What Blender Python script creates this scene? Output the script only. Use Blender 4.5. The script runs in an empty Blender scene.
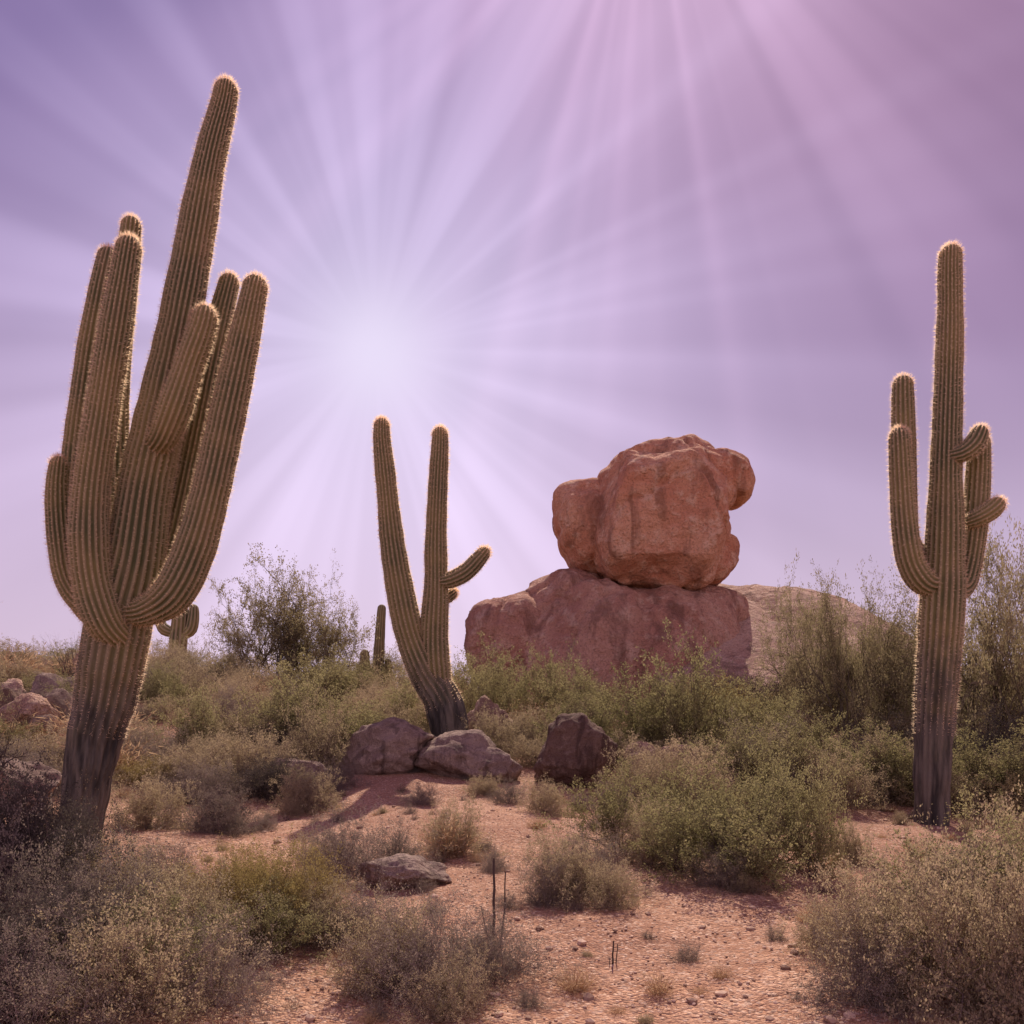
import bpy, math, random
import numpy as np
from mathutils import Vector, noise as mn

random.seed(7); np.random.seed(7)
scene = bpy.context.scene
scene.view_settings.view_transform = 'Standard'
scene.view_settings.look = 'None'
scene.view_settings.exposure = 0

# ------------------------------------------------------------------ helpers
def build_mesh(name, V, faces, mats=(), midx=None, attrs=None, smooth=False):
    """faces: list of int arrays (N,k)"""
    me = bpy.data.meshes.new(name)
    V = np.asarray(V, dtype=np.float32)
    me.vertices.add(len(V)); me.vertices.foreach_set('co', V.ravel())
    loops = np.concatenate([f.ravel() for f in faces]).astype(np.int32)
    tot = np.concatenate([np.full(len(f), f.shape[1], np.int32) for f in faces])
    st = np.concatenate([[0], np.cumsum(tot)[:-1]]).astype(np.int32)
    me.loops.add(len(loops)); me.loops.foreach_set('vertex_index', loops)
    me.polygons.add(len(tot)); me.polygons.foreach_set('loop_start', st)
    me.polygons.foreach_set('loop_total', tot)
    if midx is not None:
        me.polygons.foreach_set('material_index', np.concatenate(
            [np.full(len(f), m, np.int32) for f, m in zip(faces, midx)]))
    me.polygons.foreach_set('use_smooth', np.full(len(tot), smooth, bool))
    for m in mats: me.materials.append(m)
    if attrs:
        for k, a in attrs.items():
            at = me.attributes.new(k, 'FLOAT', 'POINT')
            at.data.foreach_set('value', np.asarray(a, np.float32))
    me.update(calc_edges=True); me.validate()
    return me

def add_obj(name, me, loc=(0,0,0), rot=(0,0,0), scale=(1,1,1), parent=None):
    o = bpy.data.objects.new(name, me)
    o.location = loc; o.rotation_euler = rot; o.scale = scale
    scene.collection.objects.link(o)
    if parent: o.parent = parent
    return o

# ------------------------------------------------------------------ node helpers
class NT:
    def __init__(s, tree): s.t = tree; s.n = tree.nodes; s.l = tree.links
    def node(s, typ, **kw):
        n = s.n.new(typ)
        for k, v in kw.items(): setattr(n, k, v)
        return n
    def put(s, sock, v):
        if isinstance(v, bpy.types.NodeSocket): s.l.new(v, sock)
        else: sock.default_value = v
    def math(s, op, a, b=0.0, c=0.0, clamp=False):
        n = s.node('ShaderNodeMath', operation=op, use_clamp=clamp)
        s.put(n.inputs[0], a); s.put(n.inputs[1], b); s.put(n.inputs[2], c)
        return n.outputs[0]
    def vmath(s, op, a, b=(0,0,0), out=0):
        n = s.node('ShaderNodeVectorMath', operation=op)
        s.put(n.inputs[0], a); s.put(n.inputs[1], b)
        return n.outputs['Value'] if out == 1 else n.outputs[0]
    def scale(s, a, f):
        n = s.node('ShaderNodeVectorMath', operation='SCALE')
        s.put(n.inputs[0], a); s.put(n.inputs['Scale'], f); return n.outputs[0]
    def mix(s, f, a, b, typ='MIX'):
        n = s.node('ShaderNodeMix', data_type='RGBA', blend_type=typ)
        s.put(n.inputs[0], f); s.put(n.inputs[6], a); s.put(n.inputs[7], b)
        return n.outputs[2]
    def noise(s, vec, sc, det=4, rough=.55, dist=0.0):
        n = s.node('ShaderNodeTexNoise')
        if vec is not None: s.put(n.inputs['Vector'], vec)
        n.inputs['Scale'].default_value = sc; n.inputs['Detail'].default_value = det
        n.inputs['Roughness'].default_value = rough; n.inputs['Distortion'].default_value = dist
        return n.outputs['Fac']
    def ramp(s, f, a, b, c0=0.0, c1=1.0):
        n = s.node('ShaderNodeMapRange', interpolation_type='SMOOTHSTEP')
        s.put(n.inputs[0], f); n.inputs[1].default_value = a; n.inputs[2].default_value = b
        n.inputs[3].default_value = c0; n.inputs[4].default_value = c1
        return n.outputs[0]
    def wsum(s, *pairs):
        out = None
        for sock, w in pairs:
            out = s.math('MULTIPLY', sock, w) if out is None else s.math('MULTIPLY_ADD', sock, w, out)
        return out
    def bump(s, h, st, dist):
        n = s.node('ShaderNodeBump'); s.put(n.inputs['Height'], h)
        n.inputs['Strength'].default_value = st; n.inputs['Distance'].default_value = dist
        return n.outputs[0]
def c4(c): return (c[0], c[1], c[2], 1)

def new_mat(name):
    m = bpy.data.materials.new(name); m.use_nodes = True
    nt = NT(m.node_tree); b = m.node_tree.nodes['Principled BSDF']
    b.inputs['Roughness'].default_value = .85
    b.inputs['Specular IOR Level'].default_value = .15
    return m, nt, b

def leaf_mat(name, ca, cb, trans=.45):
    m, nt, b = new_mat(name)
    at = nt.node('ShaderNodeAttribute', attribute_name='tint').outputs['Fac']
    oi = nt.node('ShaderNodeObjectInfo').outputs['Random']
    col = nt.mix(nt.math('MULTIPLY', nt.math('ADD', at, oi), .5), c4(ca), c4(cb))
    d = nt.node('ShaderNodeBsdfDiffuse'); t = nt.node('ShaderNodeBsdfTranslucent')
    nt.put(d.inputs[0], col); nt.put(t.inputs[0], nt.mix(.4, col, (ca[0]*1.9, ca[1]*1.6, ca[2]*1.1, 1)))
    ms = nt.node('ShaderNodeMixShader'); ms.inputs[0].default_value = trans
    nt.l.new(d.outputs[0], ms.inputs[1]); nt.l.new(t.outputs[0], ms.inputs[2])
    nt.l.new(ms.outputs[0], nt.n['Material Output'].inputs[0])
    return m

def twig_mat(name, col):
    m, nt, b = new_mat(name)
    d = nt.node('ShaderNodeBsdfDiffuse')
    oi = nt.node('ShaderNodeObjectInfo').outputs['Random']
    nt.put(d.inputs[0], nt.mix(oi, c4([x*.75 for x in col]), c4([x*1.3 for x in col])))
    nt.l.new(d.outputs[0], nt.n['Material Output'].inputs[0])
    return m

M_twig_grey = twig_mat('twig_grey', (.22,.165,.15))
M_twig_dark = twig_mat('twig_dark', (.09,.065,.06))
M_twig_green = twig_mat('palo_verde_bark', (.15,.125,.09))
M_leaf_creo = leaf_mat('creosote_leaf', (.185,.18,.095), (.38,.335,.19), .5)
M_leaf_sage = leaf_mat('bursage_leaf', (.28,.24,.165), (.50,.40,.28), .48)
M_leaf_grey = leaf_mat('greythorn_leaf', (.17,.15,.135), (.34,.27,.23), .42)
M_leaf_dark = leaf_mat('dark_thorn_leaf', (.07,.062,.06), (.15,.125,.105), .3)  # leaf colours darker than those of the other shrubs
M_leaf_yel = leaf_mat('broom_leaf', (.24,.20,.09), (.40,.31,.14), .45)
M_leaf_palo = leaf_mat('palo_verde_leaf', (.21,.19,.12), (.42,.35,.22), .5)
M_straw = leaf_mat('dry_straw', (.42,.30,.20), (.62,.47,.32), .45)
M_spine = leaf_mat('cactus_spine', (.82,.67,.53), (.95,.83,.70), .68)

# ------------------------------------------------------------------ terrain
PY = [-3000,-200,-20,0,5,9,12,17,22,30,40,60,110,300,4000]
PZ = [-6,-1.5,-.15,-.05,0,.10,.12,.72,1.18,1.72,1.95,1.75,.6,-2,-6]
def zg(x, y):
    r = math.hypot(x, y)
    z = 0.5*float(np.interp(y, PY, PZ)) + .25*float(np.interp(y-1.2, PY, PZ)) + .25*float(np.interp(y+1.2, PY, PZ))
    z += 1.1*math.exp(-((x+14)/6.5)**2-((y-24)/8)**2)
    z += .35*math.exp(-((x+6)/2.2)**2-((y-9)/3)**2)
    z -= .15*math.exp(-((x-5.5)/3)**2-((y-11.5)/3)**2)
    f = 1/(1+r/150)
    z += f*(.16*mn.noise(Vector((x*.35, y*.35, 1.3)))+.05*mn.noise(Vector((x*1.3, y*1.3, 5.3)))+.018*mn.noise(Vector((x*5, y*5, 2.3))))
    if r > 100: z += (1-math.exp(-(r-100)/400))*5*mn.noise(Vector((x*.004, y*.004, .7)))
    return z

N = 430
s = np.linspace(-1, 1, N)
gx = np.sinh(s*7.2)/np.sinh(7.2)*3500
gy = np.sinh(s*7.0)/np.sinh(7.0)*3500 + 9
V = np.array([(x, y, zg(x, y)) for y in gy for x in gx])
i = np.arange(N-1); I, J = np.meshgrid(i, i)
a = (J*N+I).ravel()
F = np.stack([a, a+1, a+N+1, a+N], 1)
mG, nt, b = new_mat('desert_gravel')
tc = nt.node('ShaderNodeTexCoord').outputs['Object']
big = nt.noise(tc, .45, 3, .6); mid = nt.noise(tc, 3.5, 4, .65); fine = nt.noise(tc, 38, 3, .7)
vor = nt.node('ShaderNodeTexVoronoi'); nt.put(vor.inputs['Vector'], tc); vor.inputs['Scale'].default_value = 46
col = nt.mix(nt.ramp(mid, .35, .65), (.50,.265,.165,1), (.74,.45,.30,1))
col = nt.mix(nt.ramp(big, .42, .62), col, (.47,.255,.165,1))
col = nt.mix(nt.ramp(fine, .38, .66, 0, .75), col, (.28,.14,.095,1))
sc = nt.node('ShaderNodeSeparateColor'); nt.put(sc.inputs[0], vor.outputs['Color'])
col = nt.mix(nt.ramp(sc.outputs[0], .78, .9, 0, .5), col, (.84,.62,.48,1))
col = nt.mix(nt.ramp(sc.outputs[1], .80, .92, 0, .5), col, (.18,.11,.085,1))
nt.put(b.inputs['Base Color'], col)
h = nt.wsum((vor.outputs['Distance'], -.022), (fine, .028), (mid, .10))
nt.l.new(nt.bump(h, .9, 1.0), b.inputs['Normal'])
b.inputs['Roughness'].default_value = .95
add_obj('desert_ground', build_mesh('desert_ground', V, [F], [mG], smooth=True))

# ------------------------------------------------------------------ rock
def rock_mat(name, c1, c2, c3, sc=1.0):
    m, nt, b = new_mat(name)
    geo = nt.node('ShaderNodeNewGeometry').outputs['Position']
    n1 = nt.noise(geo, .55*sc, 4, .6, .4); n2 = nt.noise(geo, 2.6*sc, 5, .68); n3 = nt.noise(geo, 14*sc, 3, .7)
    st = nt.noise(nt.vmath('MULTIPLY', geo, (1.3*sc, 1.3*sc, .22*sc)), 1.0, 4, .6, .6)
    col = nt.mix(nt.ramp(n1, .38, .62), c4(c1), c4(c2))
    col = nt.mix(nt.ramp(n2, .48, .66, 0, .8), col, c4(c3))
    col = nt.mix(nt.ramp(st, .50, .64, 0, .65), col, c4([x*.40 for x in c1]))
    col = nt.mix(nt.ramp(n3, .48, .68, 0, .5), col, c4([x*.42 for x in c1]))
    nt.put(b.inputs['Base Color'], col)
    h = nt.wsum((n1, .35/sc), (n2, .38/sc), (n3, .065/sc))
    nt.l.new(nt.bump(h, 1.0, 1.0), b.inputs['Normal']); b.inputs['Roughness'].default_value = .9
    return m
M_rock = rock_mat('red_granite', (.64,.29,.175), (.74,.40,.25), (.82,.55,.39))
M_rockl = rock_mat('outcrop_granite', (.48,.24,.17), (.58,.33,.235), (.66,.44,.33))
M_rock2 = rock_mat('weathered_granite', (.46,.28,.21), (.56,.37,.28), (.66,.47,.37))
M_bould = rock_mat('boulder_stone', (.28,.19,.155), (.37,.265,.22), (.50,.37,.30), 3)
M_bould_d = rock_mat('dark_boulder_stone', (.16,.095,.075), (.21,.13,.10), (.28,.19,.15), 3)

def ico(sub):
    import bmesh
    bm = bmesh.new(); bmesh.ops.create_icosphere(bm, subdivisions=sub, radius=1)
    V = np.array([v.co[:] for v in bm.verts]); F = np.array([[v.index for v in f.verts] for f in bm.faces])
    bm.free(); return V, F
ICO = {k: ico(k) for k in (1, 2, 4, 5, 6)}

def outline_rock(name, parent, origin, unit, uv0, outline, df, db, seed, rough=.25, mat=None, sub=6, box=.7, yoff=0.0, slope=0.0, facets=9, inset=.12, groove=.75, lean=0.0):
    """rock whose elevation outline is drawn around uv0; df/db = half depth to the front/back"""
    rnd = random.Random(seed*13)
    V, F = ICO[sub]
    V = V.copy()
    U_ = V.copy()
    for _ in range(facets):
        n = np.array([rnd.gauss(0,.75), -abs(rnd.gauss(.6,.6)), rnd.gauss(0,.6)]); n /= np.linalg.norm(n)
        cc = rnd.uniform(.80, .93); ex_ = np.maximum(U_@n-cc, 0); U_ -= np.outer(ex_*.92, n)
    shrink = np.linalg.norm(U_, axis=1)
    o = np.array(outline, float); cu, cv = o.mean(0)
    ang = np.arctan2(cv-o[:,1], o[:,0]-cu); rad = np.hypot(cv-o[:,1], o[:,0]-cu)*unit-inset
    k = np.argsort(ang); ang = ang[k]; rad = rad[k]
    aa = np.concatenate([ang-2*np.pi, ang, ang+2*np.pi]); rr = np.tile(rad, 3)
    fine = np.linspace(-np.pi, np.pi, 361); fr = np.interp(fine, aa, rr)
    th = np.arctan2(V[:,2], V[:,0]); m = np.hypot(V[:,0], V[:,2])
    R = np.interp(th, fine, fr)*m**box
    cx = origin[0]+(cu-uv0[0])*unit; cz = origin[2]+(uv0[1]-cv)*unit; cy = origin[1]+yoff
    dep = np.where(V[:,1] < 0, df, db)
    P = np.stack([R*np.cos(th), np.sign(V[:,1])*np.abs(V[:,1])**box*dep, R*np.sin(th)], 1)
    sh = shrink[:,None]; w_ = (np.abs(V[:,1:2]))**.5
    P *= 1-(1-sh)*np.clip(w_*1.3, 0, 1)
    P[:,1] += slope*P[:,2] + lean*P[:,0]
    C = np.array([cx, cy, cz]); P += C
    for i in range(len(P)):
        p = Vector(P[i]); q = p*.5+Vector((seed*3.1, 0, 0))
        n = mn.fractal(q, 1.0, 2.0, 3)
        rdg = 1-abs(mn.noise(Vector((p.x*.5, p.y*.5, p.z*.28))+Vector((0, seed*1.7, 0))))*2
        n3 = mn.fractal(p*2.1, .8, 2.1, 5)
        d = P[i]-C; d /= (np.linalg.norm(d)+1e-6)
        crease = -max(0, rdg-.84)/.16
        P[i] += d*(rough*n+rough*groove*crease+rough*.34*n3)
    me = build_mesh(name, P, [F], [mat or M_rock], smooth=True)
    return add_obj(name, me, parent=parent)

def empty(name, loc=(0,0,0)):
    e = bpy.data.objects.new(name, None); e.location = loc; e.empty_display_size = .5
    scene.collection.objects.link(e); return e

U = 30/900
RO = (4.6, 30, 1.7); R0 = (650, 700)
rk = empty('balanced_boulder')
outline_rock('main_block', rk, RO, U, R0, [(590,484),(597,472),(608,463),(622,453),(638,446),(655,441),(675,440),(695,443),(706,448),(714,458),(718,470),(724,490),(729,515),(733,535),(727,556),(718,572),(708,586),(690,596),(660,599),(632,596),(606,587),(592,572),(586,552),(583,530),(585,505)], 2.7, 2.4, 1, .20, slope=.12, box=.6, facets=8)
outline_rock('left_lobe', rk, RO, U, R0, [(553,492),(558,485),(572,480),(598,478),(618,490),(622,540),(614,578),(594,578),(578,575),(566,558),(557,534),(553,508)], 1.7, 1.8, 2, .10, yoff=.3, sub=5, box=.62, inset=.06)
outline_rock('overhanging_knob', rk, RO, U, R0, [(650,455),(680,452),(706,456),(722,456),(736,458),(745,464),(750,474),(754,488),(751,503),(743,508),(730,505),(724,520),(700,530),(662,515),(650,480)], 1.8, 1.6, 3, .08, yoff=-.1, sub=5, box=.5, inset=.12)
outline_rock('lower_right_lobe', rk, RO, U, R0, [(680,540),(705,530),(724,532),(737,536),(741,545),(738,560),(728,578),(715,590),(695,592),(675,575)], 1.6, 1.5, 4, .08, yoff=.2, sub=5, box=.6, inset=.08)
rb = empty('granite_outcrop')
outline_rock('left_nose', rb, RO, U, R0, [(467,634),(469,618),(475,608),(488,601),(507,597),(530,592),(548,630),(545,690),(520,700),(495,694),(478,676),(469,654)], 2.0, 2.6, 5, .16, mat=M_rockl, yoff=-.2, slope=.2, box=.9, inset=-.04, facets=4)
outline_rock('main_mass', rb, RO, U, R0, [(513,612),(519,597),(532,583),(552,574),(585,572),(612,577),(650,584),(690,585),(725,587),(745,596),(750,615),(742,640),(728,680),(700,730),(640,740),(580,735),(540,722),(514,690),(506,640)], 3.0, 3.8, 6, .26, mat=M_rockl, slope=.40, box=.88, facets=2, inset=-.08, lean=.12)
outline_rock('right_slab', rb, RO, U, R0, [(650,584),(680,580),(720,578),(760,576),(800,577),(840,584),(885,606),(905,690),(860,735),(760,745),(680,735),(640,690),(635,640)], 2.3, 4.5, 7, .24, mat=M_rock2, box=.45, slope=1.75, yoff=.6, facets=3, inset=-.1)

def boulder(name, x, y, w, d, h, seed, mat=M_bould, sink=.3, parent=None, sub=5):
    rnd = random.Random(seed)
    V, F = ICO[sub]; P = V.copy()
    for _ in range(11):
        n = np.array([rnd.gauss(0,1), rnd.gauss(0,1), rnd.gauss(0,.8)]); n /= np.linalg.norm(n)
        c = rnd.uniform(.62, .9); dd = P@n; ex = np.maximum(dd-c, 0); P -= np.outer(ex*.9, n)
    for i in range(len(P)):
        q = Vector(P[i]*1.3)+Vector((seed*7.7, 0, 0))
        P[i] *= 1+.16*mn.fractal(q, 1, 2, 3)+.05*mn.fractal(q*4, .8, 2, 3)
    P *= np.array([w/1.75, d/1.75, h/1.4])
    me = build_mesh(name, P, [F], [mat], smooth=True)
    return add_obj(name, me, (x, y, zg(x, y)+h*(.62-sink)), (0, 0, rnd.uniform(-.4,.4)), parent=parent)

boulder('boulder', -2.2, 15.6, 1.7, 1.3, .8, 11)
boulder('boulder', -.78, 15.2, 1.7, 1.2, .7, 12)
boulder('boulder', 1.02, 14.6, 1.35, 1.1, 1.0, 13, M_bould_d, .22)
boulder('boulder', -.45, 17.8, .9, .9, .9, 14, M_rock2)
boulder('boulder', -.95, 8.0, .75, .6, .24, 15)
boulder('boulder', 2.6, 14.2, .9, .7, .6, 16, M_rock2)
boulder('boulder', 2.1, 14.8, .6, .6, .5, 17, M_rock2)
boulder('boulder', -3.4, 6.2, .6, .5, .3, 18)
boulder('boulder', -6.3, 11.4, 1.0, .9, .6, 19, M_bould)
boulder('boulder', -3.6, 14.5, 1.2, .9, .5, 31)
hb = empty('hillside_boulders')
rnd = random.Random(5)
for k in range(60):
    x = rnd.uniform(-17, -8.4); y = rnd.uniform(16, 28)
    w = rnd.uniform(.35, 1.05)
    boulder('hill_stone', x, y, w, w*.8, w*rnd.uniform(.5,.8), 50+k, rnd.choice([M_rock2, M_bould, M_bould, M_bould_d]), .2, hb, 4)

# ------------------------------------------------------------------ saguaro
mC, nt, b = new_mat('saguaro_skin')
rib = nt.node('ShaderNodeAttribute', attribute_name='rib').outputs['Fac']
bark = nt.node('ShaderNodeAttribute', attribute_name='bark').outputs['Fac']
oc = nt.node('ShaderNodeTexCoord').outputs['Object']
n1 = nt.noise(oc, 1.3, 3, .6); n2 = nt.noise(oc, 30, 3, .7); nv = nt.noise(nt.vmath('MULTIPLY', oc, (9,9,1.2)), 1, 4)
green = nt.mix(nt.ramp(n1, .35, .65), (.09,.095,.045,1), (.215,.18,.075,1))
green = nt.mix(nt.ramp(nv, .5, .75, 0, .5), green, (.22,.16,.095,1))
ridge = nt.mix(n2, (.21,.165,.10,1), (.58,.46,.31,1))
col = nt.mix(nt.ramp(rib, .50, .98, 0, .65), green, ridge)
brk = nt.mix(nt.ramp(nv, .35, .65), (.04,.036,.035,1), (.16,.135,.115,1))
bf = nt.math('ADD', bark, nt.math('MULTIPLY', nt.math('SUBTRACT', nt.noise(oc, 2.5, 3), .5), .9))
col = nt.mix(nt.ramp(bf, .10, .70), col, brk)
nt.put(b.inputs['Base Color'], col)
nt.l.new(nt.bump(nt.wsum((n2, .012), (nv, .03)), .8, 1.0), b.inputs['Normal'])
b.inputs['Roughness'].default_value = .75

def catmull(P, n):
    P = np.vstack([2*P[0]-P[1], P, 2*P[-1]-P[-2]]); out = []
    for i in range(1, len(P)-2):
        for t in np.linspace(0, 1, n, endpoint=False):
            a, b_, c, d = P[i-1], P[i], P[i+1], P[i+2]
            out.append(.5*((2*b_)+(c-a)*t+(2*a-5*b_+4*c-d)*t*t+(3*b_-a-3*c+d)*t**3))
    out.append(P[-2]); return np.array(out)

def saguaro(name, base, unit, uv0, limbs, bark_h=.8, spines=True, step=.045, seed=0):
    rnd = np.random.RandomState(seed)
    Vs, Fs, rb_, bk, off = [], [], [], [], 0
    SV, SF, so = [], [], 0
    for limb in limbs:
        nr = limb['ribs']
        P = np.array([[(u-uv0[0])*unit, yo, (uv0[1]-v)*unit, r*unit] for (u, v, r, yo) in limb['p']])
        C = catmull(P, 24)
        L = np.concatenate([[0], np.cumsum(np.linalg.norm(np.diff(C[:,:3], axis=0), axis=1))])
        tot = L[-1]; rt = P[-1,3]
        ss = np.concatenate([np.arange(0, tot-rt*1.0, step), tot-rt*1.0+rt*1.0*np.sin(np.linspace(0, np.pi/2, 9))])
        X = np.stack([np.interp(ss, L, C[:,k]) for k in range(4)], 1)
        rad = X[:,3].copy()
        e = np.clip((ss-(tot-rt))/rt, 0, 1); rad *= np.sqrt(np.clip(1-e*e, 0, 1))
        for i in range(len(rad)): rad[i] *= 1+.07*mn.noise(Vector((ss[i]*1.4, seed*3.3+off*.01, 0)))+.04*mn.noise(Vector((ss[i]*5, seed*3.3, 4)))
        T = np.gradient(X[:,:3], axis=0); T /= np.linalg.norm(T, axis=1)[:,None]+1e-9
        nrm = np.array([0, -1., 0.]); n = nr*5
        th = np.arange(n)/n*2*np.pi
        nj = len(ss)
        ringsP = np.zeros((nj, n, 3)); ribs = np.zeros((nj, n)); bark = np.zeros((nj, n))
        f = np.abs(np.cos(th*nr/2))**.9
        amp = .16
        for j in range(nj):
            nrm = nrm-T[j]*nrm.dot(T[j]); nrm /= np.linalg.norm(nrm); bi = np.cross(T[j], nrm)
            zz = X[j,2]
            bkv = max(0, 1-zz/bark_h) if limb.get('trunk') else 0
            R = rad[j]*(1-amp*(1-.5*bkv)+amp*(1-.5*bkv)*f)
            if bkv > 0:
                R = R*np.array([1+.16*bkv*mn.noise(Vector((math.cos(t_)*2.2, math.sin(t_)*2.2, zz*3))) for t_ in th])
            ringsP[j] = X[j,:3]+np.outer(R*np.cos(th), nrm)+np.outer(R*np.sin(th), bi)
            ribs[j] = f; bark[j] = bkv
            if spines and rad[j] > .01 and bkv < .6:
                m = 4 if e[j] == 0 else 5
                kk = np.arange(nr)
                for q in range(m):
                    a0 = kk/nr*2*np.pi
                    rd = np.outer(np.cos(a0), nrm)+np.outer(np.sin(a0), bi)
                    tg = -np.outer(np.sin(a0), nrm)+np.outer(np.cos(a0), bi)
                    p0 = X[j,:3]+rd*rad[j]*.985+T[j]*rnd.uniform(-.5,.5,(nr,1))*step
                    dr = rd+T[j]*rnd.normal(e[j]*1.5,.4,(nr,1))+tg*rnd.normal(0,.4,(nr,1))
                    dr /= np.linalg.norm(dr, axis=1)[:,None]
                    ln = rnd.uniform(.022,.05,(nr,1))*min(1.5, max(1, unit/.011))
                    sd = np.cross(dr, rnd.normal(0,1,(nr,3))); sd /= np.linalg.norm(sd, axis=1)[:,None]
                    w = .0019*max(1, unit/.01)
                    SV.append(np.stack([p0-sd*w, p0+sd*w, p0+dr*ln], 1).reshape(-1,3))
                    SF.append(np.arange(nr*3).reshape(-1,3)+so); so += nr*3
        Vs.append(ringsP.reshape(-1,3)); rb_.append(ribs.ravel()); bk.append(bark.ravel())
        A = (np.arange(nj-1)[:,None]*n+np.arange(n)[None,:]); B = (np.arange(nj-1)[:,None]*n+(np.arange(n)[None,:]+1) % n)
        Fs.append(np.stack([A, B, B+n, A+n], -1).reshape(-1,4)+off); off += nj*n
    V = np.vstack(Vs); F = np.vstack(Fs)
    at = {'rib': np.concatenate(rb_), 'bark': np.concatenate(bk)}
    e_ = empty(name, base)
    me = build_mesh(name+'_body', V, [F], [mC], [0], at, True)
    add_obj('ribbed_stems', me, parent=e_)
    if SV:
        SVv = np.vstack(SV); me = build_mesh(name+'_spines', SVv, [np.vstack(SF)], [M_spine], None, {'tint': np.repeat(rnd.rand(len(SVv)//3), 3)})
        add_obj('spines', me, parent=e_)
    return e_

k = .01
saguaro('saguaro_cactus', ((80-512)*k, 9, 1.7-1.5), k, (80,850), [
 dict(ribs=24, trunk=1, p=[(68,905,24,0),(76,850,22,0),(84,800,22,0),(95,740,26,0),(105,700,29,0),(118,630,32,0),(134,565,29,0),(145,490,26,0),(160,420,24,0),(176,340,20,0),(190,255,19,.05),(205,160,16,.1),(218,98,13,.15),(223,70,11,.15)]),
 dict(ribs=16, p=[(112,618,10,.05),(84,606,13,.1),(62,579,12,.1),(53,530,12,.12),(51,487,11,.12),(54,453,9,.12)]),
 dict(ribs=17, p=[(118,622,12,.12),(84,610,16,.22),(64,572,17,.25),(60,515,15,.25),(65,443,14,.25),(76,361,13.5,.25),(88,289,12.5,.25),(99,235,10.5,.25)]),
 dict(ribs=20, p=[(128,642,14,-.1),(117,622,19,-.28),(106,575,19,-.32),(106,508,17,-.34),(118,421,16,-.34),(132,334,14.5,-.34),(145,254,12,-.34)]),
 dict(ribs=15, p=[(120,600,12,.3),(102,552,14,.5),(93,468,14,.52),(95,362,13,.5),(103,267,13,.5),(111,190,10,.5)]),
 dict(ribs=17, p=[(158,450,10,-.1),(174,442,14,-.25),(188,416,16,-.32),(201,376,14,-.32),(212,342,13,-.3),(217,319,10,-.3)]),
 dict(ribs=17, p=[(130,605,12,.2),(147,575,14,.35),(160,523,14,.4),(176,449,13,.4),(192,371,13,.4),(207,303,12.5,.4),(219,255,10.5,.4)]),
 dict(ribs=20, p=[(132,614,12,-.12),(158,612,15,-.22),(184,595,19,-.26),(204,554,19,-.26),(220,496,18,-.26),(236,423,17,-.26),(252,350,15,-.26),(265,288,12,-.26)]),
], 2.9, seed=1, step=.04)
k = 17/900
saguaro('saguaro_cactus', ((449-512)*k, 17, 1.7-55*k), k, (449,755), [
 dict(ribs=18, trunk=1, p=[(453,775,21,0),(451,750,18,0),(449,722,20,0),(441,698,19,0),(425,672,17,0),(410,635,15,0),(400,590,14,0),(392,540,12,0),(386,480,10,0),(382,440,9,0),(382,418,7.5,0)]),
 dict(ribs=18, p=[(446,715,15,.02),(437,680,15,.0),(434,640,15,0),(436,590,12.5,0),(436,540,11,0),(438,485,9.5,0),(440,445,8.5,0),(440,427,7.5,0)]),
 dict(ribs=13, p=[(436,582,6,-.05),(450,581,8,-.1),(466,573,8.5,-.1),(478,561,8,-.1),(488,549,6.5,-.1)]),
 dict(ribs=12, p=[(436,600,5,.1),(445,598,6,.12),(456,590,5,.12)]),
], 2.3, seed=2, step=.06)
k = 12/900
saguaro('saguaro_cactus', ((932-512)*k, 12, 1.7-135*k), k, (932,835), [
 dict(ribs=21, trunk=1, p=[(932,860,19,0),(932,835,17,0),(932,780,17,0),(935,710,19,0),(940,640,21,0),(943,590,21,0),(945,535,18,0),(946,470,15,0),(948,400,13.5,0),(950,320,12.5,0),(950,270,11.5,0),(951,245,10,0)]),
 dict(ribs=16, p=[(935,585,10,-.05),(918,582,13,-.12),(905,562,13,-.15),(899,522,12.5,-.15),(896,472,11.5,-.15),(894,431,10,-.15)]),
 dict(ribs=15, p=[(935,560,10,.1),(918,543,12,.25),(913,503,12,.25),(912,446,12,.25),(911,394,11,.25),(911,369,9.5,.25)]),
 dict(ribs=16, p=[(948,592,11,0),(965,585,13,.1),(974,560,13,.12),(980,513,12.5,.12),(983,468,12,.12),(984,430,10.5,.12)]),
 dict(ribs=13, p=[(946,458,7,-.1),(956,457,9,-.2),(966,448,10,-.22),(974,431,8,-.22)]),
 dict(ribs=13, p=[(968,522,7,0),(978,518,9,-.1),(988,511,9.5,-.12),(997,501,7.5,-.12)]),
], 3.3, seed=3, step=.05)
k = 40/900
saguaro('saguaro_cactus', ((178-512)*k, 40, 2.4), k, (178,694), [
 dict(ribs=12, trunk=1, p=[(177,730,8,0),(178,660,9,0),(180,630,8,0),(181,609,6,0)]),
 dict(ribs=10, p=[(178,644,4,0),(166,640,6,0),(161,634,5,0),(160,625,5,0)]),
 dict(ribs=10, p=[(180,646,4,0),(190,640,6,0),(193,629,6,0),(194,614,4.5,0)]),
], .3, False, .15, 4)
k = 32/900
saguaro('saguaro_cactus', ((379-512)*k, 32, 1.9), k, (379,690), [
 dict(ribs=12, trunk=1, p=[(378,700,6,0),(378,670,6,0),(380,630,5,0),(382,600,4,0)]),
 dict(ribs=10, p=[(378,672,4,0),(368,668,5,0),(365,658,5,0),(365,645,4,0)]),
 dict(ribs=10, p=[(379,676,4,0),(386,672,4,0),(388,664,4,0),(388,654,3,0)]),
], .3, False, .12, 5)

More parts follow.
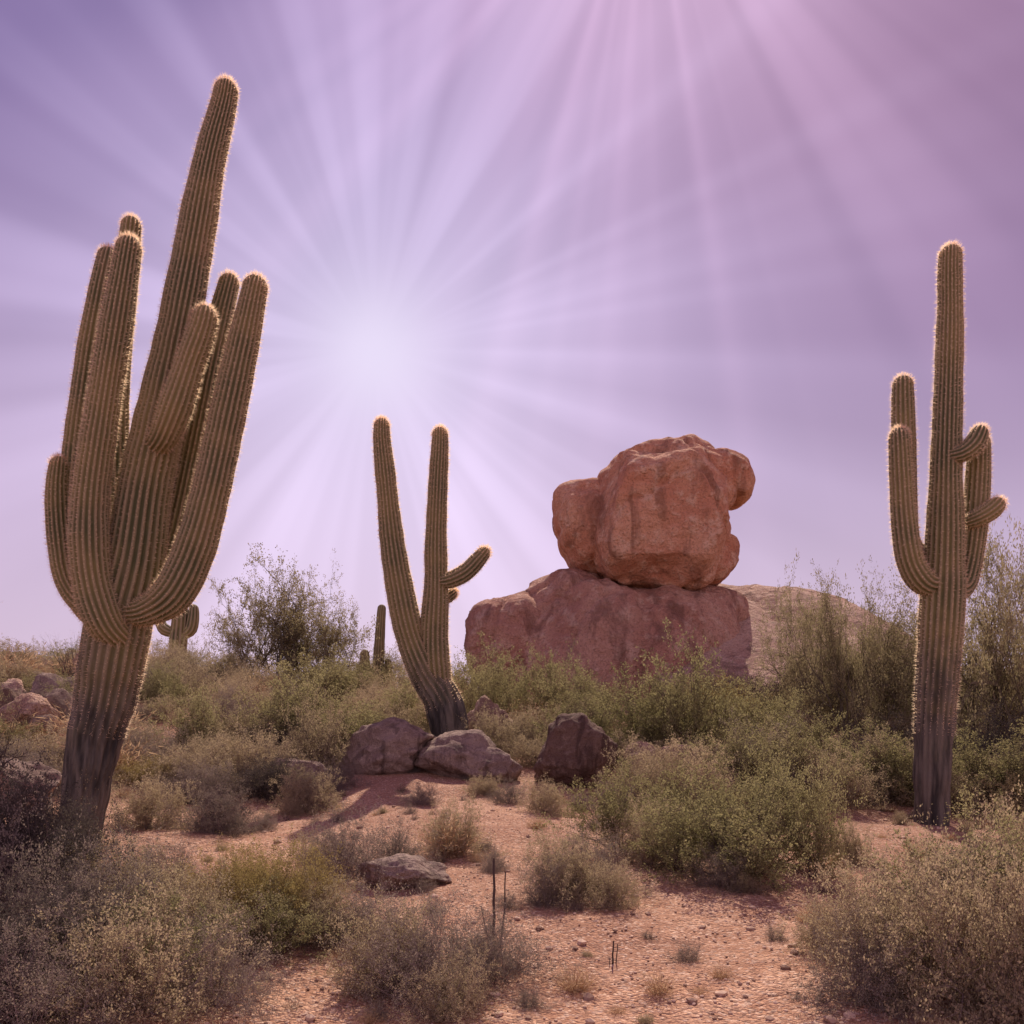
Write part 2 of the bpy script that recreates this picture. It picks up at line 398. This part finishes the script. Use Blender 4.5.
# ------------------------------------------------------------------ shrubs and trees
def tubes(segs, sides=3):
    S = np.array(segs)
    a, b_, r0, r1 = S[:,0:3], S[:,3:6], S[:,6:7], S[:,7:8]
    d = b_-a; d /= np.linalg.norm(d, axis=1)[:,None]+1e-9
    ref = np.where(np.abs(d[:,2:3]) > .9, np.array([[1.,0,0]]), np.array([[0,0,1.]]))
    u = np.cross(d, ref); u /= np.linalg.norm(u, axis=1)[:,None]; v = np.cross(d, u)
    out = []
    for P, r in ((a, r0), (b_, r1)):
        for q in range(sides):
            t = q/sides*2*np.pi; out.append(P+(u*math.cos(t)+v*math.sin(t))*r)
    V = np.stack(out, 1).reshape(-1,3)
    n = len(S); base = (np.arange(n)*2*sides)[:,None]
    F = []
    for q in range(sides):
        q2 = (q+1) % sides
        F.append(np.concatenate([base+q, base+q2, base+sides+q2, base+sides+q], 1))
    return V, np.vstack(F)

def plant(name, seed, H, R, stems, kids, ratio, leaf, leafw, nleaf, mats, r0=.012, up=.12, wob=.22,
          maxtilt=75, spread=.9, nseg=5, start=.3, lowleaf=0, z0=0.0):
    rnd = random.Random(seed); rs = np.random.RandomState(seed)
    segs, lp, ld = [], [], []
    g = rnd.gauss
    def nz(d):
        l = math.sqrt(d[0]**2+d[1]**2+d[2]**2)+1e-9; return (d[0]/l, d[1]/l, d[2]/l)
    mx = len(kids)
    def grow(p, d, L, r, lev, ns):
        w = wob
        for k in range(ns):
            d = nz((d[0]+g(0,w), d[1]+g(0,w), d[2]+g(0,w)+up))
            q = (p[0]+d[0]*L/ns, p[1]+d[1]*L/ns, max(.01, p[2]+d[2]*L/ns))
            ra = r*(1-.75*k/ns); rb2 = r*(1-.75*(k+1)/ns)
            segs.append((*p, *q, ra, rb2))
            if lev >= mx-lowleaf:
                for _ in range(nleaf):
                    t = rnd.random(); j = leaf*.6
                    lp.append((p[0]+(q[0]-p[0])*t+g(0,j), p[1]+(q[1]-p[1])*t+g(0,j), max(.01, p[2]+(q[2]-p[2])*t+g(0,j)))); ld.append(d)
            if lev < mx and (k+1)/ns > start:
                nk = kids[lev]
                nk = int(nk)+(1 if rnd.random() < nk-int(nk) else 0)
                for _ in range(nk):
                    dd = nz((d[0]+g(0,spread), d[1]+g(0,spread), d[2]+g(0,spread*.8)))
                    grow(q, dd, L*ratio*rnd.uniform(.6,1.15), rb2*.75, lev+1, max(2, ns-1-lev))
            p = q
    for i in range(stems):
        az = rnd.uniform(0, 2*math.pi); t = math.radians(maxtilt)*math.sqrt(rnd.random())
        L = 1/math.sqrt((math.sin(t)/R)**2+(math.cos(t)/H)**2)*rnd.uniform(.55, 1.0)
        grow((g(0,.05*R), g(0,.05*R), z0), (math.sin(t)*math.cos(az), math.sin(t)*math.sin(az), math.cos(t)), L, r0*rnd.uniform(.7,1.2), 0, nseg)
    V, F = tubes(segs, 4 if r0 > .03 else 3)
    lp = np.array(lp); ld = np.array(ld); n = len(lp)
    dv = ld+rs.normal(0,.7,(n,3)); dv /= np.linalg.norm(dv, axis=1)[:,None]
    sd = np.cross(dv, rs.normal(0,1,(n,3))); sd /= np.linalg.norm(sd, axis=1)[:,None]+1e-9
    ll = leaf*rs.uniform(.6,1.4,(n,1)); ww = leafw*rs.uniform(.6,1.4,(n,1))
    Q = np.stack([lp, lp+dv*ll*.5+sd*ww, lp+dv*ll, lp+dv*ll*.5-sd*ww], 1).reshape(-1,3)
    FQ = np.arange(n*4).reshape(-1,4)+len(V)
    tint = np.concatenate([np.full(len(V), .5), np.repeat(rs.rand(n), 4)])
    VV = np.vstack([V, Q])
    # normalise to unit height and width so that shrub sizes are in metres
    top = np.percentile(VV[:,2], 99.7); wr = np.percentile(np.hypot(VV[:,0], VV[:,1]), 98)
    VV = VV*np.array([.5/wr, .5/wr, 1/top])
    return build_mesh(name, VV, [F, FQ], mats, [0, 1], {'tint': tint})

SH = {}
SH['creo'] = [plant('creosote_mesh', 10+q, 1.0, .95, 22, (2.6,2.4), .42, .026, .008, 5, [M_twig_dark, M_leaf_creo], .007, .07, .2, 66, .8) for q in range(4)]
SH['sage'] = [plant('bursage_mesh', 20+q, .75, 1.0, 60, (2.6,2.0), .36, .02, .006, 4, [M_twig_grey, M_leaf_sage], .005, .04, .25, 84, 1.0) for q in range(3)]
SH['grey'] = [plant('greythorn_mesh', 30+q, .75, 1.0, 55, (2.8,2.4), .38, .015, .0045, 3, [M_twig_grey, M_leaf_grey], .005, .03, .3, 84, 1.1) for q in range(3)]
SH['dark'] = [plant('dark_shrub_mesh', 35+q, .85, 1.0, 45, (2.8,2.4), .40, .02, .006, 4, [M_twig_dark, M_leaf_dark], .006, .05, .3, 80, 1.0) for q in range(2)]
SH['broom'] = [plant('broom_mesh', 40+q, .9, 1.0, 100, (2.2,1.5), .34, .03, .0045, 4, [M_twig_green, M_leaf_yel], .004, .10, .18, 68, .65) for q in range(2)]
SH['dead'] = [plant('dead_mesh', 50+q, .8, .9, 40, (2.4,2.0), .4, .012, .002, 1, [M_twig_dark, M_straw], .005, .02, .3, 80, 1.0) for q in range(2)]
SH['tuft'] = [plant('grass_mesh', 55+q, 1.0, .8, 150, (), .3, .12, .006, 2, [M_straw, M_straw], .006, .02, .13, 55, .4, nseg=4) for q in range(2)]
TREE = [plant('palo_verde_mesh', 60+q, 1.0, .75, 9, (1.9,2.0,2.2), .50, .017, .0040, 4, [M_twig_green, M_leaf_palo], .013, .05, .24, 60, .85, nseg=5, start=.35, lowleaf=1) for q in range(5)]
BARE = plant('bare_tree_mesh', 70, 1.0, .9, 8, (2,2.4), .5, .012, .002, 1, [M_twig_dark, M_straw], .015, .05, .2, 60, .7)
print('verts', {k: len(v[0].vertices) for k, v in SH.items()}, len(TREE[0].vertices))

NM = dict(creo='creosote_bush', sage='bursage_bush', grey='greythorn_bush', dark='thorn_bush', broom='turpentine_broom_bush', dead='dead_bush', tuft='dry_grass_tuft')
def put(kind, x, y, w, h, parent=None, r=random):
    me = r.choice(SH[kind])
    return add_obj(NM[kind] if parent is None else 'shrub', me, (x, y, zg(x, y)-.03),
        (r.uniform(-.06,.06), r.uniform(-.06,.06), r.uniform(0,6.28)), (w, w*r.uniform(.9,1.1), h), parent)
def col(c, d): return (c-512)/900*d

# individually placed shrubs (bearing, distance, width, height)
for kind, c, d, w, h in [
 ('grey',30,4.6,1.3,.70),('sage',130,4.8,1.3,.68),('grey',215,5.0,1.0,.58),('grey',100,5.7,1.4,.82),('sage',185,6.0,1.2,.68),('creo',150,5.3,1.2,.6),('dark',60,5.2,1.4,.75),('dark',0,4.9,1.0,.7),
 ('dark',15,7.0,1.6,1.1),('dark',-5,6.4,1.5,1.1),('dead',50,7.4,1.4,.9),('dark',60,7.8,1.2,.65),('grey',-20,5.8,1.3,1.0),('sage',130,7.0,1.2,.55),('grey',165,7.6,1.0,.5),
 ('broom',283,6.5,1.0,.70),('broom',240,6.9,.9,.6),('sage',325,6.3,.8,.5),('creo',270,6.0,.9,.5),
 ('grey',430,5.35,1.2,.70),('grey',495,5.5,.9,.52),('sage',385,5.5,.9,.58),('sage',450,5.0,.7,.38),('grey',365,6.3,.8,.45),
 ('grey',350,8.3,1.25,.72),('grey',395,8.6,.9,.55),('sage',320,8.6,.7,.45),
 ('grey',215,10.2,1.2,.65),('sage',150,10.5,1.2,.7),('dark',225,10.6,.9,.5),
 ('tuft',450,9.3,.75,.5),('sage',455,9.4,.95,.62),
 ('sage',570,7.4,.9,.62),('grey',545,7.3,.7,.5),('sage',610,7.2,.7,.42),('grey',590,7.9,.9,.65),
 ('creo',740,8.2,1.7,1.05),('creo',680,8.6,1.4,.9),('creo',815,8.4,1.1,1.15),('sage',850,9.2,.6,.5),('creo',770,9.2,1.5,1.25),('creo',620,9.8,1.4,1.05),('grey',720,7.9,1.0,.45),('sage',650,9.0,1.2,.7),('creo',690,10.2,1.5,1.1),
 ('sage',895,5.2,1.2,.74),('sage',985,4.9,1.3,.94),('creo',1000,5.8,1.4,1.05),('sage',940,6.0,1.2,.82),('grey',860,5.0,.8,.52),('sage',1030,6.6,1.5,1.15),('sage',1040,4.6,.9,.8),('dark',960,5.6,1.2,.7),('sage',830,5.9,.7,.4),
 ('creo',685,15.5,2.1,2.3),('creo',650,16.5,2.1,1.7),('creo',745,16.0,2.2,1.4),('sage',700,12.6,1.8,1.0),('sage',640,13.0,1.6,.95),('creo',590,16.5,2.0,1.3),('creo',790,15.0,2.0,1.4),('sage',745,13.6,1.7,1.0),
 ('creo',585,19,2.2,1.6),('creo',545,21,2.2,1.9),('creo',490,20.5,1.9,1.7),('sage',490,16.8,1.5,.9),('sage',530,17.5,1.5,.9),
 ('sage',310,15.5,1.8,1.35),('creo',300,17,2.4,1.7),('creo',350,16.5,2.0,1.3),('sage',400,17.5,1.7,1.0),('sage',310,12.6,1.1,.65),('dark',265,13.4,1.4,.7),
 ('sage',240,14.5,1.7,1.0),('creo',200,16,2.0,1.4),('grey',215,13.2,1.4,.7),('sage',180,13.8,1.4,.8),('grey',340,14.0,1.1,.5),
 ('grey',30,12.5,1.5,.8),('grey',80,12.6,1.2,.7),('grey',0,13.5,1.5,.8),('sage',130,15.5,1.7,.9),('broom',150,13.8,1.3,.5),
 ('grey',420,12.8,.8,.4),('grey',510,13.2,.8,.4),('sage',545,12.2,.9,.5),('grey',610,12.0,1.0,.65),('sage',480,13.8,.8,.35),
 ('creo',800,13.2,1.8,1.1),('sage',840,12.8,1.5,.9),('creo',880,13.5,1.9,1.2),('creo',985,13.2,2.1,1.3),('creo',1030,12.6,1.8,1.2),('dark',900,14.5,2.0,1.2),('dark',1000,14.5,2.0,1.3),
 ('creo',1060,9.5,1.7,1.1)]:
    put(kind, col(c, d), d, w, h)

th = empty('desert_scrub_thicket')
rnd = random.Random(99)
def blocked(x, y):
    if 24.5 < y < 34 and -1.6 < x < 11: return True
    for cx, cy, r in ((-4.3,9,.5),(-1.2,17,.6),(5.6,12,1.2),(-2.2,15.6,1.1),(-.78,15.2,1.1),(1.02,14.6,1.1)):
        if math.hypot(x-cx, y-cy) < r: return True
    if y < 15.0 and -2.8 < x < 1.9: return True
    if y < 13.5 and -4.6 < x < 2: return True
    return False
cnt = 0
while cnt < 320:
    y = 12.8+28*rnd.random()**1.4; x = rnd.uniform(-1,1)*(y*.60+1)
    if blocked(x, y): continue
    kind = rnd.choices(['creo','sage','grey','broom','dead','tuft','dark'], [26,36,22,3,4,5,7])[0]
    w = rnd.uniform(.9,2.0)*(1 if y < 20 else 1.3); h = w*rnd.uniform(.38,.62)
    if kind == 'creo': h *= 1.35
    if y < 18 and abs(x+.8) < 4: h *= .7
    if x < -.5*y: h *= .7
    put(kind, x, y, w, h, th, rnd); cnt += 1
for _ in range(70):
    y = rnd.uniform(36, 90); x = rnd.uniform(-1,1)*(y*.8+6)
    put(rnd.choice(['creo','sage','grey']), x, y, rnd.uniform(1.8,3.4), rnd.uniform(1,2), th, rnd)
for _ in range(36):
    sgn = rnd.choice([-1,1]); y = rnd.uniform(-6, 16); x = sgn*rnd.uniform(6.5, 16)
    if abs(x) < .62*y+1.5: continue
    put(rnd.choice(['creo','sage','grey']), x, y, rnd.uniform(.8,1.6), rnd.uniform(.5,1), th, rnd)

gr = empty('dry_grass_and_seedlings')
for _ in range(340):
    y = 4+13*rnd.random(); x = rnd.uniform(-1,1)*(y*.6+.6)
    sz = rnd.uniform(.10,.30)*(1.5 if rnd.random() < .12 and y > 7 else 1)
    put(rnd.choice(['tuft','grey','sage','dead','grey']), x, y, sz*1.2, sz*.7, gr, rnd)

def tree(c, d, w, h, k, ang):
    x = col(c, d)
    return add_obj('palo_verde_tree', TREE[k], (x, d, zg(x, d)-.05), (0,0,ang), (w, w, h))
for k, (c, d, w, h) in enumerate([(290,28,5.2,4.7),(250,29,3.8,3.7),(332,28.5,3.4,4.0),(285,29.5,5.0,4.2),(842,17,2.6,3.6),(875,18,2.8,3.5),(812,19.5,2.4,3.2),(905,18.5,2.6,3.5),
    (985,16,3.0,4.1),(1035,15.5,3.3,4.3),(960,18.5,2.8,4.0),(1000,18,3,4.2),(-15,16,1.2,2.6),(1090,19,4,5),(170,36,4.0,2.6),(385,34,3,2.2),(60,40,4,2.4),(855,20,3.2,3.6),(825,18,2.4,3.4)]):
    tree(c, d, w, h, k % 5, k*1.9)
add_obj('bare_tree', BARE, (col(68,22), 22, zg(col(68,22),22)), (0,0,1), (1.6,1.6,1.6))
add_obj('bare_tree', BARE, (col(-22,9), 9, zg(col(-22,9),9)), (0,0,2), (1.2,1.2,2.4))

# dead flower stalks standing in the clearing
def stalks():
    segs = []
    for (x, hgt, r, l) in ((0,.44,.012,.01),(.055,.36,.007,.015),(-.02,.16,.005,-.03)):
        p = np.array([x, 0, -.05]); n = 6
        for q in range(n):
            p2 = p+np.array([l*.3+random.gauss(0,.004), random.gauss(0,.004), (hgt+.05)/n])
            segs.append((*p, *p2, r*(1-.06*q), r*(1-.06*(q+1)))); p = p2
    V, F = tubes(segs, 6); return build_mesh('dead_stalks', V, [F], [M_twig_dark])
x = col(493,6.4); add_obj('dead_stalks', stalks(), (x, 6.4, zg(x,6.4)), (0,0,0), (1.1,1.1,1.25))
x = col(612,5.8); add_obj('dead_stalks', stalks(), (x, 5.8, zg(x,5.8)), (0,0,.7), (.6,.6,.35))

# gravel
V1, F1 = ICO[1]; rs = np.random.RandomState(3)
VV, FF = [], []; M = 9000
for q in range(M):
    y = 3.6+12*rs.rand()**1.4; x = rs.uniform(-1,1)*(y*.62+.5)
    sz = .004+.010*rs.rand()+(.03*rs.rand() if rs.rand() < .05 else 0)
    P = V1*(1+rs.uniform(-.25,.25,(len(V1),1)))*sz*np.array([1.2,.9,.6])
    a = rs.rand()*6.28; c, s_ = math.cos(a), math.sin(a)
    P = np.stack([P[:,0]*c-P[:,1]*s_, P[:,0]*s_+P[:,1]*c, P[:,2]], 1)
    VV.append(P+np.array([x, y, zg(x, y)+sz*.25])); FF.append(F1+q*len(V1))
mS, nt, b = new_mat('gravel_stone')
at = nt.node('ShaderNodeAttribute', attribute_name='tint').outputs['Fac']
nt.put(b.inputs['Base Color'], nt.mix(at, (.24,.14,.10,1), (.70,.50,.37,1)))
add_obj('gravel', build_mesh('gravel', np.vstack(VV), [np.vstack(FF)], [mS], None, {'tint': np.repeat(rs.rand(M), len(V1))}))

# ------------------------------------------------------------------ sun and sky
SUN = Vector((.15, 1.0, .97)).normalized()
ld_ = bpy.data.lights.new('sun', 'SUN'); ld_.energy = 5.0; ld_.angle = math.radians(.53); ld_.color = (1,.86,.72)
lo = bpy.data.objects.new('sun', ld_); scene.collection.objects.link(lo)
lo.rotation_euler = SUN.to_track_quat('Z', 'Y').to_euler()
w = bpy.data.worlds.new('World'); scene.world = w; w.use_nodes = True
try: w.cycles.sampling_method = 'NONE'
except Exception as ex_: print(ex_)
nt = NT(w.node_tree); bg = nt.n['Background']
sky = nt.node('ShaderNodeTexSky', sky_type='NISHITA'); sky.sun_disc = False
sky.sun_elevation = math.asin(SUN.z); sky.sun_rotation = math.atan2(SUN.x, SUN.y)
D = nt.vmath('NORMALIZE', nt.node('ShaderNodeTexCoord').outputs['Generated'])
el = nt.node('ShaderNodeSeparateXYZ'); nt.put(el.inputs[0], D); ez = el.outputs['Z']; ex = el.outputs['X']
base = nt.mix(nt.ramp(ez, -.05, .60), (.57,.425,.57,1), (.085,.035,.19,1))
base = nt.mix(nt.math('MULTIPLY', nt.ramp(ex, -.1, .5), nt.ramp(ez, .1, .55)), base, (.20,.09,.20,1))
def rays(G, sc1, seedv):
    G = Vector(G).normalized(); R = Vector((0,0,1)).cross(G).normalized(); Uv = G.cross(R)
    dg = nt.vmath('DOT_PRODUCT', D, tuple(G), 1)
    u = nt.vmath('DOT_PRODUCT', D, tuple(R), 1); v = nt.vmath('DOT_PRODUCT', D, tuple(Uv), 1)
    cb = nt.node('ShaderNodeCombineXYZ'); nt.put(cb.inputs[0], u); nt.put(cb.inputs[1], v)
    cn = nt.vmath('ADD', nt.vmath('NORMALIZE', cb.outputs[0]), (seedv, seedv*.7, 0))
    r = nt.math('SQRT', nt.math('ADD', nt.math('MULTIPLY', u, u), nt.math('MULTIPLY', v, v)))
    n = nt.math('ADD', nt.math('MULTIPLY', nt.noise(cn, sc1, 1, .5), .6), nt.math('MULTIPLY', nt.noise(cn, sc1*2.6, 1, .5), .4))
    return dg, r, nt.ramp(n, .36, .68)
dg, r1, ry1 = rays((-137/900, 1, 352/900), 3.0, 2.3)
dg2, r2, ry2 = rays(SUN, 3.4, 5.1)
front = nt.ramp(dg, 0, .6)
def gauss(r, sig):
    return nt.math('EXPONENT', nt.math('MULTIPLY', nt.math('POWER', nt.math('DIVIDE', r, sig), 2.0), -1.0))
g1 = nt.math('MULTIPLY', gauss(r1, .065), front); g2 = nt.math('MULTIPLY', gauss(r1, .22), front); g3 = nt.math('MULTIPLY', gauss(r1, .50), front)
ra = nt.math('MULTIPLY', nt.math('MULTIPLY', ry1, gauss(r1, .6)), nt.math('MULTIPLY', front, nt.ramp(r1, .02, .2)))
rb2 = nt.math('MULTIPLY', ry2, nt.math('MULTIPLY', gauss(r2, .50), nt.ramp(dg2, 0, .6)))
sg = nt.math('MULTIPLY', gauss(r2, .24), nt.ramp(dg2, 0, .6))
c = base
def addc(c, colr, f): return nt.vmath('ADD', c, nt.scale(colr, f))
c = addc(c, (.13,.15,.12), g1); c = addc(c, (.22,.23,.25), g2); c = addc(c, (.18,.145,.20), g3)
c = addc(c, (.17,.145,.20), ra); c = addc(c, (.13,.085,.12), rb2); c = addc(c, (.26,.15,.19), sg)
# pinkish fill glow added to the sky behind the camera, lifting shaded fronts
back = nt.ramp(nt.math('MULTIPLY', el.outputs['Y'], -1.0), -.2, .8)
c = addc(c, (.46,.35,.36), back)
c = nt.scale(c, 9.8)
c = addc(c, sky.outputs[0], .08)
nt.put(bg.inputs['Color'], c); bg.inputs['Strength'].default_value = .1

# ------------------------------------------------------------------ camera
cam = bpy.data.cameras.new('camera'); co = bpy.data.objects.new('camera', cam); scene.collection.objects.link(co)
co.location = (0,0,1.7); co.rotation_euler = (math.radians(90),0,0)
cam.sensor_width = 36; cam.lens = 900/1024*36; cam.shift_y = (700-512)/1024
cam.clip_end = 10000; cam.clip_start = .05
scene.camera = co
print('objects', len(scene.objects))
